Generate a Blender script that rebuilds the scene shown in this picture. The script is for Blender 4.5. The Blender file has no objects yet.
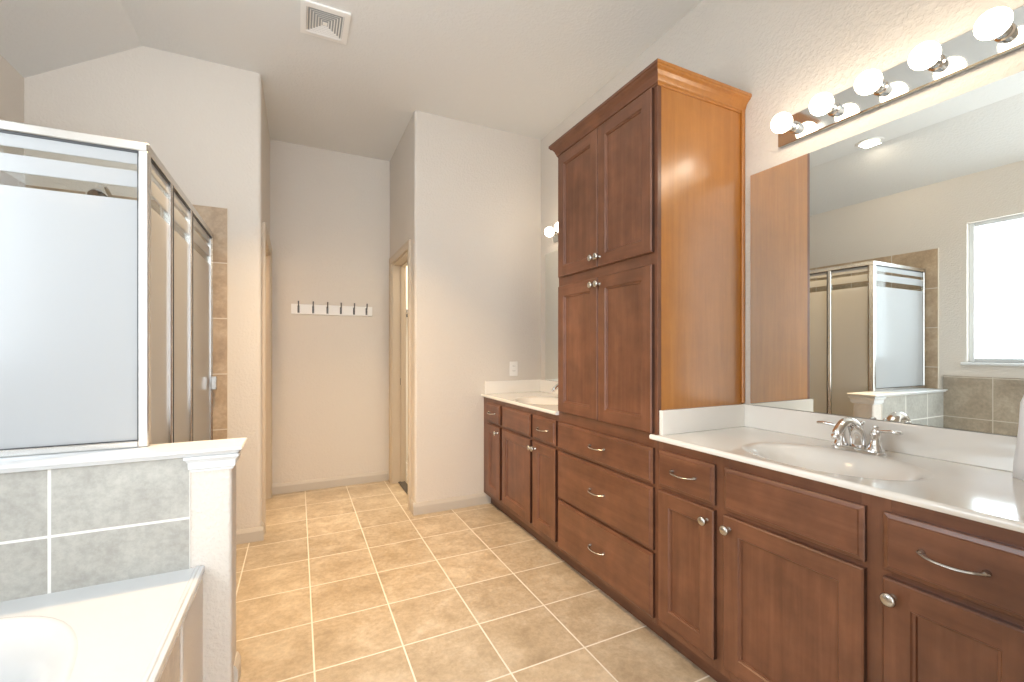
import bpy, bmesh, math, random
from mathutils import Vector, Matrix
random.seed(7)
sc = bpy.context.scene
COL = sc.collection

# ------------------------------------------------------------------ camera
CAM_H, YAW, FPX, HOR = 1.20, 25.8, 443.0, 350.0
cam = bpy.data.cameras.new('camera')
cam.sensor_width = 36.0
cam.lens = FPX / 1024 * 36.0
cam.shift_y = (HOR - 341.0) / 1024
cam.clip_start = 0.05
cam_o = bpy.data.objects.new('camera', cam)
COL.objects.link(cam_o)
cam_o.location = (0, 0, CAM_H)
cam_o.rotation_euler = (math.radians(90), 0, math.radians(-YAW))
sc.camera = cam_o

# ------------------------------------------------------------------ world, exposure
sc.view_settings.view_transform = 'Standard'
sc.view_settings.look = 'None'
sc.view_settings.exposure = 0.86
sc.view_settings.gamma = 1.0
sc.view_settings.use_curve_mapping = False
sc.cycles.use_denoising = True
sc.cycles.max_bounces = 10
sc.cycles.sample_clamp_indirect = 6.0
sc.cycles.caustics_reflective = False
world = bpy.data.worlds.new('world')
sc.world = world
world.use_nodes = True
world.node_tree.nodes['Background'].inputs[0].default_value = (0.90, 0.95, 1.0, 1)
world.node_tree.nodes['Background'].inputs[1].default_value = 2.6

BULB_E = 8.0       # vanity globes
WINDOW_E = 4.0      # frosted window full of daylight
ROOM_W = 1.6       # recessed ceiling lamps
BED_W = 22.0        # fill light for the open side behind the viewpoint, unused


def light(name, kind, loc, energy, color, size=0.1, rot=(0, 0, 0), size_y=None):
    l = bpy.data.lights.new(name, kind)
    l.energy = energy
    l.color = color
    if kind == 'AREA':
        l.size = size
        if size_y:
            l.shape = 'RECTANGLE'
            l.size_y = size_y
    else:
        l.shadow_soft_size = size
    o = bpy.data.objects.new(name, l)
    o.location = loc
    o.rotation_euler = rot
    COL.objects.link(o)
    return o


# ------------------------------------------------------------------ materials
def new_mat(name):
    m = bpy.data.materials.new(name)
    m.use_nodes = True
    nt = m.node_tree
    return m, nt, nt.nodes['Principled BSDF']


def N(nt, typ, **kw):
    n = nt.nodes.new(typ)
    for k, v in kw.items():
        if k.startswith('i_'):
            key = k[2:]
            n.inputs[int(key) if key.isdigit() else key].default_value = v
        else:
            setattr(n, k, v)
    return n


def mix(nt, fac, a, b, blend='MIX'):
    n = nt.nodes.new('ShaderNodeMix')
    n.data_type = 'RGBA'
    n.blend_type = blend
    for sock, v in ((n.inputs[0], fac), (n.inputs[6], a), (n.inputs[7], b)):
        if isinstance(v, bpy.types.NodeSocket):
            nt.links.new(v, sock)
        elif isinstance(v, (int, float)):
            sock.default_value = v
        else:
            sock.default_value = (*v, 1) if len(v) == 3 else v
    return n.outputs[2]


def math_n(nt, op, a, b=None, clamp=False):
    n = nt.nodes.new('ShaderNodeMath')
    n.operation = op
    n.use_clamp = clamp
    for sock, v in ((n.inputs[0], a), (n.inputs[1], b)):
        if v is None:
            continue
        if isinstance(v, bpy.types.NodeSocket):
            nt.links.new(v, sock)
        else:
            sock.default_value = v
    return n.outputs[0]


def ramp(nt, fac, stops):
    n = nt.nodes.new('ShaderNodeValToRGB')
    cr = n.color_ramp
    while len(cr.elements) < len(stops):
        cr.elements.new(0.5)
    for e, (p, c) in zip(cr.elements, stops):
        e.position = p
        e.color = (*c, 1)
    nt.links.new(fac, n.inputs[0])
    return n.outputs[0]


def bump(nt, b, height, strength, dist):
    n = N(nt, 'ShaderNodeBump', i_Strength=strength, i_Distance=dist)
    nt.links.new(height, n.inputs['Height'])
    nt.links.new(n.outputs[0], b.inputs['Normal'])


def position(nt):
    return nt.nodes.new('ShaderNodeNewGeometry').outputs['Position']


def paint(name, col, tex=0.5, scale=90, rough=0.75):
    m, nt, b = new_mat(name)
    pos = position(nt)
    nz = N(nt, 'ShaderNodeTexNoise', i_Scale=scale, i_Detail=3.0, i_Roughness=0.55)
    nt.links.new(pos, nz.inputs['Vector'])
    lo = N(nt, 'ShaderNodeTexNoise', i_Scale=1.4, i_Detail=2.0)
    nt.links.new(pos, lo.inputs['Vector'])
    c = mix(nt, lo.outputs['Fac'], [x * .985 for x in col], [min(1, x * 1.015) for x in col])
    nt.links.new(c, b.inputs['Base Color'])
    b.inputs['Roughness'].default_value = rough
    h = ramp(nt, nz.outputs['Fac'], [(0.42, (0, 0, 0)), (0.62, (1, 1, 1))])
    bump(nt, b, h, tex, 0.0025)
    return m


def plain(name, col, rough=0.4, metal=0.0, coat=0.0, spec=0.5):
    m, nt, b = new_mat(name)
    pos = position(nt)
    nz = N(nt, 'ShaderNodeTexNoise', i_Scale=12.0, i_Detail=2.0)
    nt.links.new(pos, nz.inputs['Vector'])
    c = mix(nt, nz.outputs['Fac'], [x * .98 for x in col], [min(1, x * 1.02) for x in col])
    nt.links.new(c, b.inputs['Base Color'])
    b.inputs['Roughness'].default_value = rough
    b.inputs['Metallic'].default_value = metal
    b.inputs['Coat Weight'].default_value = coat
    b.inputs['Coat Roughness'].default_value = 0.1
    b.inputs['Specular IOR Level'].default_value = spec
    return m


def wood(name, axis, c0, c1, c2, rough=0.38, coat=0.25, blotch=0.75):
    """maple with a brown stain; axis = direction the grain runs"""
    m, nt, b = new_mat(name)
    pos = position(nt)
    mp = N(nt, 'ShaderNodeMapping')
    s = [26, 26, 26]
    s['XYZ'.index(axis)] = 1.6
    mp.inputs['Scale'].default_value = s
    nt.links.new(pos, mp.inputs['Vector'])
    fine = N(nt, 'ShaderNodeTexNoise', i_Scale=1.3, i_Detail=5.0, i_Roughness=0.6, i_Distortion=0.35)
    nt.links.new(mp.outputs[0], fine.inputs['Vector'])
    blot = N(nt, 'ShaderNodeTexNoise', i_Scale=7.0, i_Detail=4.0, i_Roughness=0.6)
    nt.links.new(pos, blot.inputs['Vector'])
    g = ramp(nt, fine.outputs['Fac'], [(0.25, c0), (0.5, c1), (0.78, c2)])
    bl = ramp(nt, blot.outputs['Fac'], [(0.32, (.66, .64, .62)), (0.68, (1.22, 1.22, 1.20))])
    c = mix(nt, blotch, g, bl, 'MULTIPLY')
    nt.links.new(c, b.inputs['Base Color'])
    b.inputs['Roughness'].default_value = rough
    b.inputs['Coat Weight'].default_value = coat
    b.inputs['Coat Roughness'].default_value = 0.22
    bump(nt, b, fine.outputs['Fac'], 0.06, 0.001)
    return m


def tile(name, ax, ay, gx, gy, sx, sy, cols, grout, gw=0.0045, rough=0.35, seed=0.0, bumpy=0.3):
    """square tiles laid on world axes ax/ay with joint origin gx, gy"""
    m, nt, b = new_mat(name)
    pos = position(nt)
    sep = nt.nodes.new('ShaderNodeSeparateXYZ')
    nt.links.new(pos, sep.inputs[0])
    edges, ids = [], []
    for a, g, s in ((ax, gx, sx), (ay, gy, sy)):
        q = math_n(nt, 'DIVIDE', math_n(nt, 'SUBTRACT', sep.outputs[a], g), s)
        fl = math_n(nt, 'FLOOR', q)
        fr = math_n(nt, 'SUBTRACT', q, fl)
        d = math_n(nt, 'MULTIPLY', math_n(nt, 'MINIMUM', fr, math_n(nt, 'SUBTRACT', 1.0, fr)), s)
        edges.append(d)
        ids.append(fl)
    dist = math_n(nt, 'MINIMUM', edges[0], edges[1])
    mask = N(nt, 'ShaderNodeMapRange', interpolation_type='SMOOTHSTEP')
    mask.inputs['From Min'].default_value = gw * 0.5
    mask.inputs['From Max'].default_value = gw * 0.5 + 0.0018
    nt.links.new(dist, mask.inputs['Value'])
    comb = nt.nodes.new('ShaderNodeCombineXYZ')
    nt.links.new(ids[0], comb.inputs[0])
    nt.links.new(ids[1], comb.inputs[1])
    comb.inputs[2].default_value = seed
    wn = N(nt, 'ShaderNodeTexWhiteNoise', noise_dimensions='3D')
    nt.links.new(comb.outputs[0], wn.inputs['Vector'])
    # each tile samples the mottling somewhere else
    off = N(nt, 'ShaderNodeVectorMath', operation='SCALE')
    off.inputs['Scale'].default_value = 3.0
    nt.links.new(wn.outputs['Color'], off.inputs[0])
    add = N(nt, 'ShaderNodeVectorMath', operation='ADD')
    nt.links.new(pos, add.inputs[0])
    nt.links.new(off.outputs[0], add.inputs[1])
    big = N(nt, 'ShaderNodeTexNoise', i_Scale=7.0, i_Detail=7.0, i_Roughness=0.66, i_Distortion=0.3)
    nt.links.new(add.outputs[0], big.inputs['Vector'])
    fine = N(nt, 'ShaderNodeTexNoise', i_Scale=45.0, i_Detail=4.0, i_Roughness=0.7)
    nt.links.new(add.outputs[0], fine.inputs['Vector'])
    body = ramp(nt, big.outputs['Fac'], [(0.3, cols[0]), (0.5, cols[1]), (0.66, cols[2])])
    fr = ramp(nt, fine.outputs['Fac'], [(0.38, (.84, .84, .84)), (0.62, (1.08, 1.08, 1.08))])
    body = mix(nt, 0.7, body, fr, 'MULTIPLY')
    per = ramp(nt, wn.outputs['Value'], [(0.0, (.94, .94, .94)), (1.0, (1.05, 1.05, 1.05))])
    body = mix(nt, 1.0, body, per, 'MULTIPLY')
    c = mix(nt, mask.outputs[0], grout, body)
    nt.links.new(c, b.inputs['Base Color'])
    r = N(nt, 'ShaderNodeMapRange')
    r.inputs['To Min'].default_value = 0.85
    r.inputs['To Max'].default_value = rough
    nt.links.new(mask.outputs[0], r.inputs['Value'])
    nt.links.new(r.outputs[0], b.inputs['Roughness'])
    h = math_n(nt, 'ADD', mask.outputs[0], math_n(nt, 'MULTIPLY', fine.outputs['Fac'], 0.15))
    bump(nt, b, h, bumpy, 0.002)
    return m


WALL = (0.685, 0.63, 0.562)
M = {}
M['wall'] = paint('wall_paint', WALL, 0.35, 75)
M['wall_tex'] = paint('orange_peel_wall_paint', WALL, 0.55, 70)
M['ceiling'] = paint('ceiling_paint', (0.76, 0.755, 0.73), 0.3, 60)
M['trim_beige'] = plain('beige_trim_paint', (0.56, 0.47, 0.36), 0.45)
M['base'] = plain('baseboard_paint', (0.55, 0.50, 0.435), 0.45)
M['white'] = plain('white_semi_gloss_paint', (0.70, 0.71, 0.71), 0.35)
M['floor'] = tile('ceramic_floor_tile', 0, 1, 0.056, 1.81, 0.3285, 0.3285,
                  [(.395, .31, .21), (.495, .40, .285), (.59, .50, .38)], (.76, .71, .63), rough=0.33)
SHCOLS = [(.36, .255, .165), (.47, .345, .225), (.56, .43, .30)]
GRC = [(.35, .335, .30), (.405, .39, .35), (.45, .435, .39)]
M['tile_knee'] = tile('grey_wall_tile', 0, 2, -0.664, 0.646, 0.345, 0.330, GRC, (.74, .72, .67), gw=.006, rough=.4)
M['tile_left'] = tile('tan_wall_tile', 1, 2, 1.815, 0.646, 0.3285, 0.330, [(.29, .235, .175), (.36, .30, .23), (.44, .375, .29)], (.56, .50, .42), rough=.4, seed=2)
M['tile_far'] = tile('tan_shower_tile', 0, 2, -0.386, 2.068, 0.3285, 0.338, SHCOLS, (.66, .59, .49), rough=.4, seed=4)
M['tile_shl'] = tile('tan_shower_tile_side', 1, 2, 1.815, 2.068, 0.3285, 0.338, SHCOLS, (.66, .59, .49), rough=.4, seed=6)
M['apron_tile'] = tile('pale_apron_tile', 1, 2, 1.18, 0.148, 0.3285, 0.330, [(.52, .45, .37), (.58, .51, .43), (.64, .57, .49)], (.66, .60, .52), rough=.35, seed=5)
C0, C1, C2 = (.125, .045, .021), (.162, .062, .030), (.205, .085, .043)
for ax in 'XYZ':
    M['wood' + ax] = wood('stained_maple_' + ax.lower(), ax, C0, C1, C2)
M['wood_side'] = wood('stained_maple_veneer', 'Z', (.40, .150, .027), (.46, .180, .033), (.52, .215, .043), rough=0.30, coat=0.6, blotch=0.25)  # brighter orange than the fronts: warm bulb light put into the colour
M['wood_edge'] = wood('stained_maple_edge', 'Z', (.045, .018, .010), (.06, .024, .013), (.08, .032, .018))  # gap shadow beside doors and drawers, put into the edge colour
M['toe'] = wood('stained_toe_board', 'Y', (.09, .035, .018), (.13, .05, .025), (.17, .07, .033), rough=.5)
M['marble'] = plain('cream_cultured_marble', (0.86, 0.825, 0.765), 0.12, coat=0.5)
M['acrylic'] = plain('white_acrylic', (0.58, 0.59, 0.595), 0.14, coat=0.5)
M['chrome'] = plain('polished_chrome', (0.80, 0.80, 0.80), 0.06, 1.0)
M['nickel'] = plain('satin_nickel', (0.54, 0.52, 0.48), 0.25, 1.0)
M['alum'] = plain('bright_aluminium', (0.66, 0.645, 0.62), 0.25, 1.0)
M['plate_chrome'] = plain('chrome_lamp_plate', (0.62, 0.64, 0.63), 0.08, 1.0)
M['gasket'] = plain('dark_gasket', (0.05, 0.05, 0.05), 0.5)
M['plate'] = plain('white_plastic', (0.86, 0.84, 0.80), 0.4)
M['slot'] = plain('dark_slot', (0.08, 0.07, 0.06), 0.6)
M['duct'] = plain('grey_duct', (0.42, 0.43, 0.43), 0.6)
M['hook'] = plain('dark_pewter_hook', (0.16, 0.16, 0.16), 0.35, 0.9)
M['cloth'] = plain('white_cotton', (0.86, 0.86, 0.86), 0.9)
M['closet'] = paint('closet_wall_paint', (0.72, 0.68, 0.60), 0.2, 75)

m, nt, b = new_mat('mirror_silver')
b.inputs['Base Color'].default_value = (0.87, 0.90, 0.875, 1)
b.inputs['Metallic'].default_value = 1.0
b.inputs['Roughness'].default_value = 0.0
M['mirror'] = m
M['mirror_edge'] = plain('ground_glass_edge', (0.45, 0.55, 0.50), 0.2)


def emit(name, col, e):
    m, nt, b = new_mat(name)
    b.inputs['Base Color'].default_value = (*[c * .8 for c in col], 1)
    b.inputs['Emission Color'].default_value = (*col, 1)
    b.inputs['Emission Strength'].default_value = e
    b.inputs['Roughness'].default_value = 0.3
    return m


M['bulb'] = emit('lit_white_globe', (1.0, 0.86, 0.68), BULB_E)
M['lens'] = emit('lit_recessed_lens', (1.0, 0.90, 0.76), 3.0)
M['window_glass'] = emit('daylit_obscure_glass', (0.80, 0.91, 1.0), WINDOW_E)


def frosted(name):
    """obscure glass with two clear bands near its top edge (band heights in world z)"""
    m = bpy.data.materials.new(name)
    m.use_nodes = True
    nt = m.node_tree
    nt.nodes.clear()
    out = nt.nodes.new('ShaderNodeOutputMaterial')
    pos = position(nt)
    sep = nt.nodes.new('ShaderNodeSeparateXYZ')
    nt.links.new(pos, sep.inputs[0])
    z = sep.outputs[2]
    masks = []
    for lo, hi in ((1.807, 1.831), (1.708, 1.753)):
        a = math_n(nt, 'GREATER_THAN', z, lo)
        c = math_n(nt, 'LESS_THAN', z, hi)
        masks.append(math_n(nt, 'MULTIPLY', a, c))
    band = math_n(nt, 'ADD', masks[0], masks[1], clamp=True)
    tr = N(nt, 'ShaderNodeBsdfTranslucent')
    tr.inputs[0].default_value = (.60, .605, .605, 1)
    df = N(nt, 'ShaderNodeBsdfDiffuse')
    df.inputs[0].default_value = (.60, .605, .605, 1)
    m1 = N(nt, 'ShaderNodeMixShader', i_0=0.55)
    nt.links.new(tr.outputs[0], m1.inputs[1])
    nt.links.new(df.outputs[0], m1.inputs[2])
    gl = N(nt, 'ShaderNodeBsdfGlossy')
    gl.inputs['Roughness'].default_value = 0.18
    m2 = N(nt, 'ShaderNodeMixShader')
    lw = N(nt, 'ShaderNodeLayerWeight', i_Blend=0.5)
    # Schlick reflectance, the same from either side of the pane
    fr = math_n(nt, 'ADD', math_n(nt, 'MULTIPLY', math_n(nt, 'POWER', lw.outputs['Facing'], 5.0), 0.9), 0.035)
    nt.links.new(math_n(nt, 'MULTIPLY', fr, 0.7), m2.inputs[0])
    nt.links.new(m1.outputs[0], m2.inputs[1])
    nt.links.new(gl.outputs[0], m2.inputs[2])
    cl = N(nt, 'ShaderNodeBsdfTransparent')
    cl.inputs[0].default_value = (.95, .97, .96, 1)
    cg = N(nt, 'ShaderNodeBsdfGlossy')
    cg.inputs['Roughness'].default_value = 0.0
    m3 = N(nt, 'ShaderNodeMixShader')
    nt.links.new(math_n(nt, 'MULTIPLY', fr, 0.6), m3.inputs[0])
    nt.links.new(cl.outputs[0], m3.inputs[1])
    nt.links.new(cg.outputs[0], m3.inputs[2])
    m4 = N(nt, 'ShaderNodeMixShader')
    nt.links.new(band, m4.inputs[0])
    nt.links.new(m2.outputs[0], m4.inputs[1])
    nt.links.new(m3.outputs[0], m4.inputs[2])
    nt.links.new(m4.outputs[0], out.inputs[0])
    return m


M['frost'] = frosted('frosted_shower_glass')


# ------------------------------------------------------------------ mesh helpers (world coordinates)
def wloc(o):
    v = Vector((0, 0, 0))
    while o is not None:
        v += o.location
        o = o.parent
    return v


def thing(name, label, cat, loc=(0, 0, 0), group=None):
    o = bpy.data.objects.new(name, None)
    o.empty_display_size = 0.05
    COL.objects.link(o)
    o.location = loc
    o['label'] = label
    o['category'] = cat
    if group:
        o['group'] = group
    return o


def obj(name, bm, mats, parent=None, smooth=False, label=None, angle=None):
    """link the bmesh (world coordinates) as one mesh object under its parent"""
    if not isinstance(mats, (list, tuple)):
        mats = [mats]
    if parent is not None:
        bmesh.ops.translate(bm, verts=bm.verts, vec=-wloc(parent))
    me = bpy.data.meshes.new(name)
    bmesh.ops.recalc_face_normals(bm, faces=bm.faces)
    bm.to_mesh(me)
    bm.free()
    for mt in mats:
        me.materials.append(mt)
    if smooth or angle:
        for p in me.polygons:
            p.use_smooth = True
        if angle:
            me.set_sharp_from_angle(angle=math.radians(angle))
    o = bpy.data.objects.new(name, me)
    COL.objects.link(o)
    if parent is not None:
        o.parent = parent
    if label:
        o['label'] = label
    return o


def top(o, label, cat, group=None):
    o['label'] = label
    o['category'] = cat
    if group:
        o['group'] = group
    return o


def struct(name, bm, mats, label=None, cat=None, parent=None, **k):
    o = obj(name, bm, mats, parent, **k)
    if parent is None:
        o['kind'] = 'structure'
        if label:
            o['label'] = label
            o['category'] = cat
    return o


def box(bm, x0, x1, y0, y1, z0, z1, bev=0.0, mi=0, seg=1):
    vs = [bm.verts.new((x, y, z)) for x in (x0, x1) for y in (y0, y1) for z in (z0, z1)]
    idx = [(0, 1, 3, 2), (4, 6, 7, 5), (0, 4, 5, 1), (2, 3, 7, 6), (0, 2, 6, 4), (1, 5, 7, 3)]
    fs = [bm.faces.new([vs[i] for i in f]) for f in idx]
    for f in fs:
        f.material_index = mi
    if bev:
        es = list({e for f in fs for e in f.edges})
        r = bmesh.ops.bevel(bm, geom=es, offset=bev, segments=seg, profile=0.5, affect='EDGES')
        for f in r['faces']:
            f.material_index = mi
    return fs


def prism(bm, pts, a0, a1, axis='Z', mi=0):
    """extrude a 2-D outline along an axis. Z: pts=(x,y); Y: pts=(x,z); X: pts=(y,z)"""
    def P(p, a):
        return {'Z': (p[0], p[1], a), 'Y': (p[0], a, p[1]), 'X': (a, p[0], p[1])}[axis]
    lo = [bm.verts.new(P(p, a0)) for p in pts]
    hi = [bm.verts.new(P(p, a1)) for p in pts]
    n = len(pts)
    fs = [bm.faces.new(lo[::-1]), bm.faces.new(hi)]
    for i in range(n):
        fs.append(bm.faces.new((lo[i], lo[(i + 1) % n], hi[(i + 1) % n], hi[i])))
    for f in fs:
        f.material_index = mi
    return fs


def arc(cx, cy, r, a0, a1, n=6):
    return [(cx + r * math.cos(math.radians(a0 + (a1 - a0) * i / n)), cy + r * math.sin(math.radians(a0 + (a1 - a0) * i / n))) for i in range(n + 1)]


def lathe(bm, prof, origin, direction, seg=24, caps=True):
    """prof = [(radius, distance along direction)]"""
    d = Vector(direction).normalized()
    a = d.orthogonal().normalized()
    b_ = d.cross(a)
    o = Vector(origin)
    rings = []
    for r, t in prof:
        rings.append([bm.verts.new(o + d * t + (a * math.cos(2 * math.pi * i / seg) + b_ * math.sin(2 * math.pi * i / seg)) * max(r, 1e-5)) for i in range(seg)])
    for p, q in zip(rings, rings[1:]):
        for i in range(seg):
            bm.faces.new((p[i], p[(i + 1) % seg], q[(i + 1) % seg], q[i]))
    if caps:
        bm.faces.new(rings[0][::-1])
        bm.faces.new(rings[-1])


def tube(bm, pts, radii, seg=12, flat=None):
    """swept tube; radii = one radius or (ra, rb) per point; ra along the side vector, rb along the up vector"""
    pts = [Vector(p) for p in pts]
    n = len(pts)
    rings = []
    prev = None
    for i, p in enumerate(pts):
        t = (pts[min(i + 1, n - 1)] - pts[max(i - 1, 0)]).normalized()
        if prev is None:
            ref = Vector(flat) if flat else (Vector((0, 0, 1)) if abs(t.z) < .9 else Vector((1, 0, 0)))
            side = t.cross(ref).normalized()
        else:
            side = (prev - t * prev.dot(t)).normalized()
        prev = side
        up = side.cross(t).normalized()
        r = radii[i] if isinstance(radii, list) else radii
        ra, rb = r if isinstance(r, tuple) else (r, r)
        rings.append([bm.verts.new(p + side * ra * math.cos(2 * math.pi * k / seg) + up * rb * math.sin(2 * math.pi * k / seg)) for k in range(seg)])
    for p, q in zip(rings, rings[1:]):
        for i in range(seg):
            bm.faces.new((p[i], p[(i + 1) % seg], q[(i + 1) % seg], q[i]))
    bm.faces.new(rings[0][::-1])
    bm.faces.new(rings[-1])


def bez(p0, p1, p2, p3, n=10):
    p0, p1, p2, p3 = map(Vector, (p0, p1, p2, p3))
    return [p0 * (1 - t) ** 3 + p1 * 3 * t * (1 - t) ** 2 + p2 * 3 * t * t * (1 - t) + p3 * t ** 3 for t in [i / n for i in range(n + 1)]]


NB = bmesh.new

# ------------------------------------------------------------------ room dimensions
XL, XR = -1.294, 1.82
XA, XB = -0.209, 0.766          # alcove side walls
YF, YA = 3.21, 4.18             # far wall, alcove end wall
ZC, ZL, XRIDGE = 2.945, 2.628, -0.80
YB = -1.55                      # open side behind the viewpoint, wall left out to let world light in
XS = 1.307                      # cabinet face frame
T = 0.12

# floor
bm = NB()
box(bm, XL - T, 3.0, YB, 5.2, -0.05, 0.0)
struct('floor', bm, M['floor'], 'floor of square mottled tan tiles with pale grout', 'floor')

# ceiling: flat, sloping down to the left wall
bm = NB()
sl = (ZC - ZL) / (XRIDGE - XL)
prism(bm, [(XL - T, ZL - sl * T), (XRIDGE, ZC), (3.0, ZC), (3.0, ZC + .1), (XRIDGE - .03, ZC + .1), (XL - T, ZL - sl * T + .1)], YB, 5.2, 'Y')
struct('ceiling', bm, M['ceiling'], 'painted ceiling, flat and then sloping down towards the window wall', 'ceiling')

# left wall with the window opening
WY0, WY1, WZ0, WZ1 = 0.42, 1.64, 1.10, 2.235
bm = NB()
box(bm, XL - T, XL, YB, 5.2, 0, WZ0)
box(bm, XL - T, XL, YB, WY0, WZ0, ZL)
box(bm, XL - T, XL, WY1, 5.2, WZ0, ZL)
box(bm, XL - T, XL, WY0, WY1, WZ1, ZL)
wall_left = struct('wall_left', bm, M['wall'], 'beige painted wall with the frosted window over the tub', 'wall')
bm = NB()
box(bm, XL, XL + .012, 1.815, YF, 0.10, 2.068)
struct('shower_tile', bm, M['tile_shl'], parent=wall_left, label='tan tile inside the shower')
bm = NB()
box(bm, XL, XL + .010, 0.2, 1.785, 0.45, 0.985)
struct('tub_surround_tile', bm, M['tile_left'], parent=wall_left, label='tan tile band behind the tub')

# far left wall (between shower and alcove), rounded outer corner
bm = NB()
r = 0.02
prism(bm, [(XL, YF), *[(x, y) for x, y in arc(XA - r, YF + r, r, -90, 0, 6)], (XA, 3.36), (XA - T, 3.36), (XA - T, YF + T), (XL, YF + T)], 0, ZC)
box(bm, XA - T, XA, 4.08, YA + T, 0, ZC)
box(bm, XA - T, XA, 3.36, 4.08, 1.975, ZC)
wall_far_left = struct('wall_far_left', bm, M['wall'], 'beige wall at the end of the shower, left of the alcove', 'wall')
bm = NB()
box(bm, XL + .012, -0.386, YF - .012, YF, 0.0, 2.068)
struct('shower_end_tile', bm, M['tile_far'], parent=wall_far_left, label='tan tile strip beside the shower door')

# far right wall, alcove right side with closet door opening
bm = NB()
prism(bm, [*[(x, y) for x, y in arc(XB + r, YF + r, r, 180, 270, 6)], (XR + T, YF), (XR + T, YF + T), (XB + T, YF + T), (XB + T, 3.38), (XB, 3.38)], 0, ZC)
box(bm, XB, XB + T, 4.06, YA + T, 0, ZC)
box(bm, XB, XB + T, 3.38, 4.06, 1.975, ZC)
struct('wall_far_right', bm, M['wall'], 'beige wall with the outlet, right of the alcove', 'wall')

bm = NB()
box(bm, XA, XB, YA, YA + T, 0, ZC)
struct('wall_alcove', bm, M['wall'], 'beige end wall of the alcove holding the hook rail', 'wall')

bm = NB()
box(bm, XR, XR + T, YB, YF, 0, ZC)
struct('wall_right', bm, M['wall_tex'], 'textured beige wall behind the vanities and cabinet', 'wall')
bm = NB()
box(bm, 1.0, XR, 0.13, 0.25, 0, ZC)
struct('wall_near_right', bm, M['wall'], 'beige return wall at the near end of the vanity', 'wall')

# rooms behind the two alcove doors
bm = NB()
box(bm, XB + T, 2.6, YF + T, YF + T + .02, 0, ZC)
box(bm, XB + T, 2.6, 4.9, 4.98, 0, ZC)
box(bm, 2.0, 2.08, YF + T, 4.9, 0, ZC)
struct('wall_closet', bm, M['closet'], 'pale wall of the room behind the right alcove door', 'wall')
bm = NB()
box(bm, XL, XA - T, 4.7, 4.78, 0, ZC)
struct('wall_toilet_room', bm, M['closet'], 'pale wall of the room behind the left alcove door', 'wall')

# baseboards
BB = [(0, 0), (.014, 0), (.014, .062), (.010, .072), (.007, .078), (.004, .084), (0, .086)]


def baseboard(name, p0, p1, nrm, label):
    bm = NB()
    p0, p1, nrm = Vector((*p0, 0)), Vector((*p1, 0)), Vector((*nrm, 0))
    a = [bm.verts.new(p0 + nrm * o_ + Vector((0, 0, z))) for o_, z in BB]
    c = [bm.verts.new(p1 + nrm * o_ + Vector((0, 0, z))) for o_, z in BB]
    n = len(BB)
    bm.faces.new(a)
    bm.faces.new(c[::-1])
    for i in range(n):
        bm.faces.new((a[i], a[(i + 1) % n], c[(i + 1) % n], c[i]))
    return struct(name, bm, M['base'], label, 'baseboard')


baseboard('baseboard_far_right', (XB - .014, YF), (1.362, YF), (0, -1), 'beige baseboard under the wall with the outlet')
baseboard('baseboard_far_left', (-0.386, YF), (XA + .014, YF), (0, -1), 'beige baseboard beside the shower tile strip')
baseboard('baseboard_alcove', (XA + .014, YA), (XB - .014, YA), (0, -1), 'beige baseboard under the hook rail wall')
baseboard('baseboard_alcove_left', (XA, YF), (XA, 3.30), (1, 0), 'short beige baseboard turning into the alcove on the left')
baseboard('baseboard_alcove_right', (XB, YF), (XB, 3.32), (-1, 0), 'short beige baseboard turning into the alcove on the right')


# ------------------------------------------------------------------ alcove doorways
def doorway(name, x, sgn, y0, y1, zt, label):
    """opening in a wall whose visible face is at x; sgn = direction out of the room"""
    root = bpy.data.objects.new(name, None)
    COL.objects.link(root)
    root.location = (x, (y0 + y1) / 2, 0)
    root['kind'] = 'structure'
    root['label'] = label
    root['category'] = 'doorway'
    bm = NB()
    # moulded casing swept round the opening with mitred corners: (distance from opening, projection)
    loops = []
    for w, o_ in ((-.004, 0), (-.004, .011), (.004, .015), (.030, .016), (.040, .020), (.052, .020), (.056, .016), (.056, 0)):
        xx = x - sgn * o_
        loops.append([bm.verts.new(p) for p in ((xx, y0 - w, 0), (xx, y0 - w, zt + w), (xx, y1 + w, zt + w), (xx, y1 + w, 0))])
    for p, q in zip(loops, loops[1:] + loops[:1]):
        for i in range(3):
            bm.faces.new((p[i], p[i + 1], q[i + 1], q[i]))
    bm.faces.new([l[0] for l in loops])
    bm.faces.new([l[3] for l in loops][::-1])
    obj('casing', bm, M['trim_beige'], root)
    bm = NB()
    xa, xb = sorted((x, x + sgn * T))
    box(bm, xa, xb, y1 - .016, y1 + .002, 0, zt)
    box(bm, xa, xb, y0 - .002, y0 + .016, 0, zt)
    box(bm, xa, xb, y0, y1, zt - .016, zt + .002)
    xc = x + sgn * .07
    xa, xb = sorted((xc, xc + sgn * .035))
    box(bm, xa, xb, y1 - .028, y1 - .016, 0, zt - .016, .002)      # door stop
    box(bm, xa, xb, y0 + .016, y0 + .028, 0, zt - .016, .002)
    box(bm, xa, xb, y0 + .016, y1 - .016, zt - .028, zt - .016, .002)
    obj('jamb', bm, M['trim_beige'], root)
    return root


d1 = doorway('door_1', XA, -1, 3.36, 4.08, 1.975, 'beige cased doorway on the left side of the alcove')
d2 = doorway('door_2', XB, 1, 3.38, 4.06, 1.975, 'beige cased doorway on the right side of the alcove')
bm = NB()
box(bm, XB + .066, XB + .096, 4.041, 4.0445, .885, .945, .001)
obj('strike_plate', bm, M['hook'], d2, label='dark strike plate')
bm = NB()
box(bm, XB + .05, XB + T - .01, 3.38, 4.06, 0.0, .012, .003)
obj('threshold', bm, M['slot'], d2, label='dark threshold strip')
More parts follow.
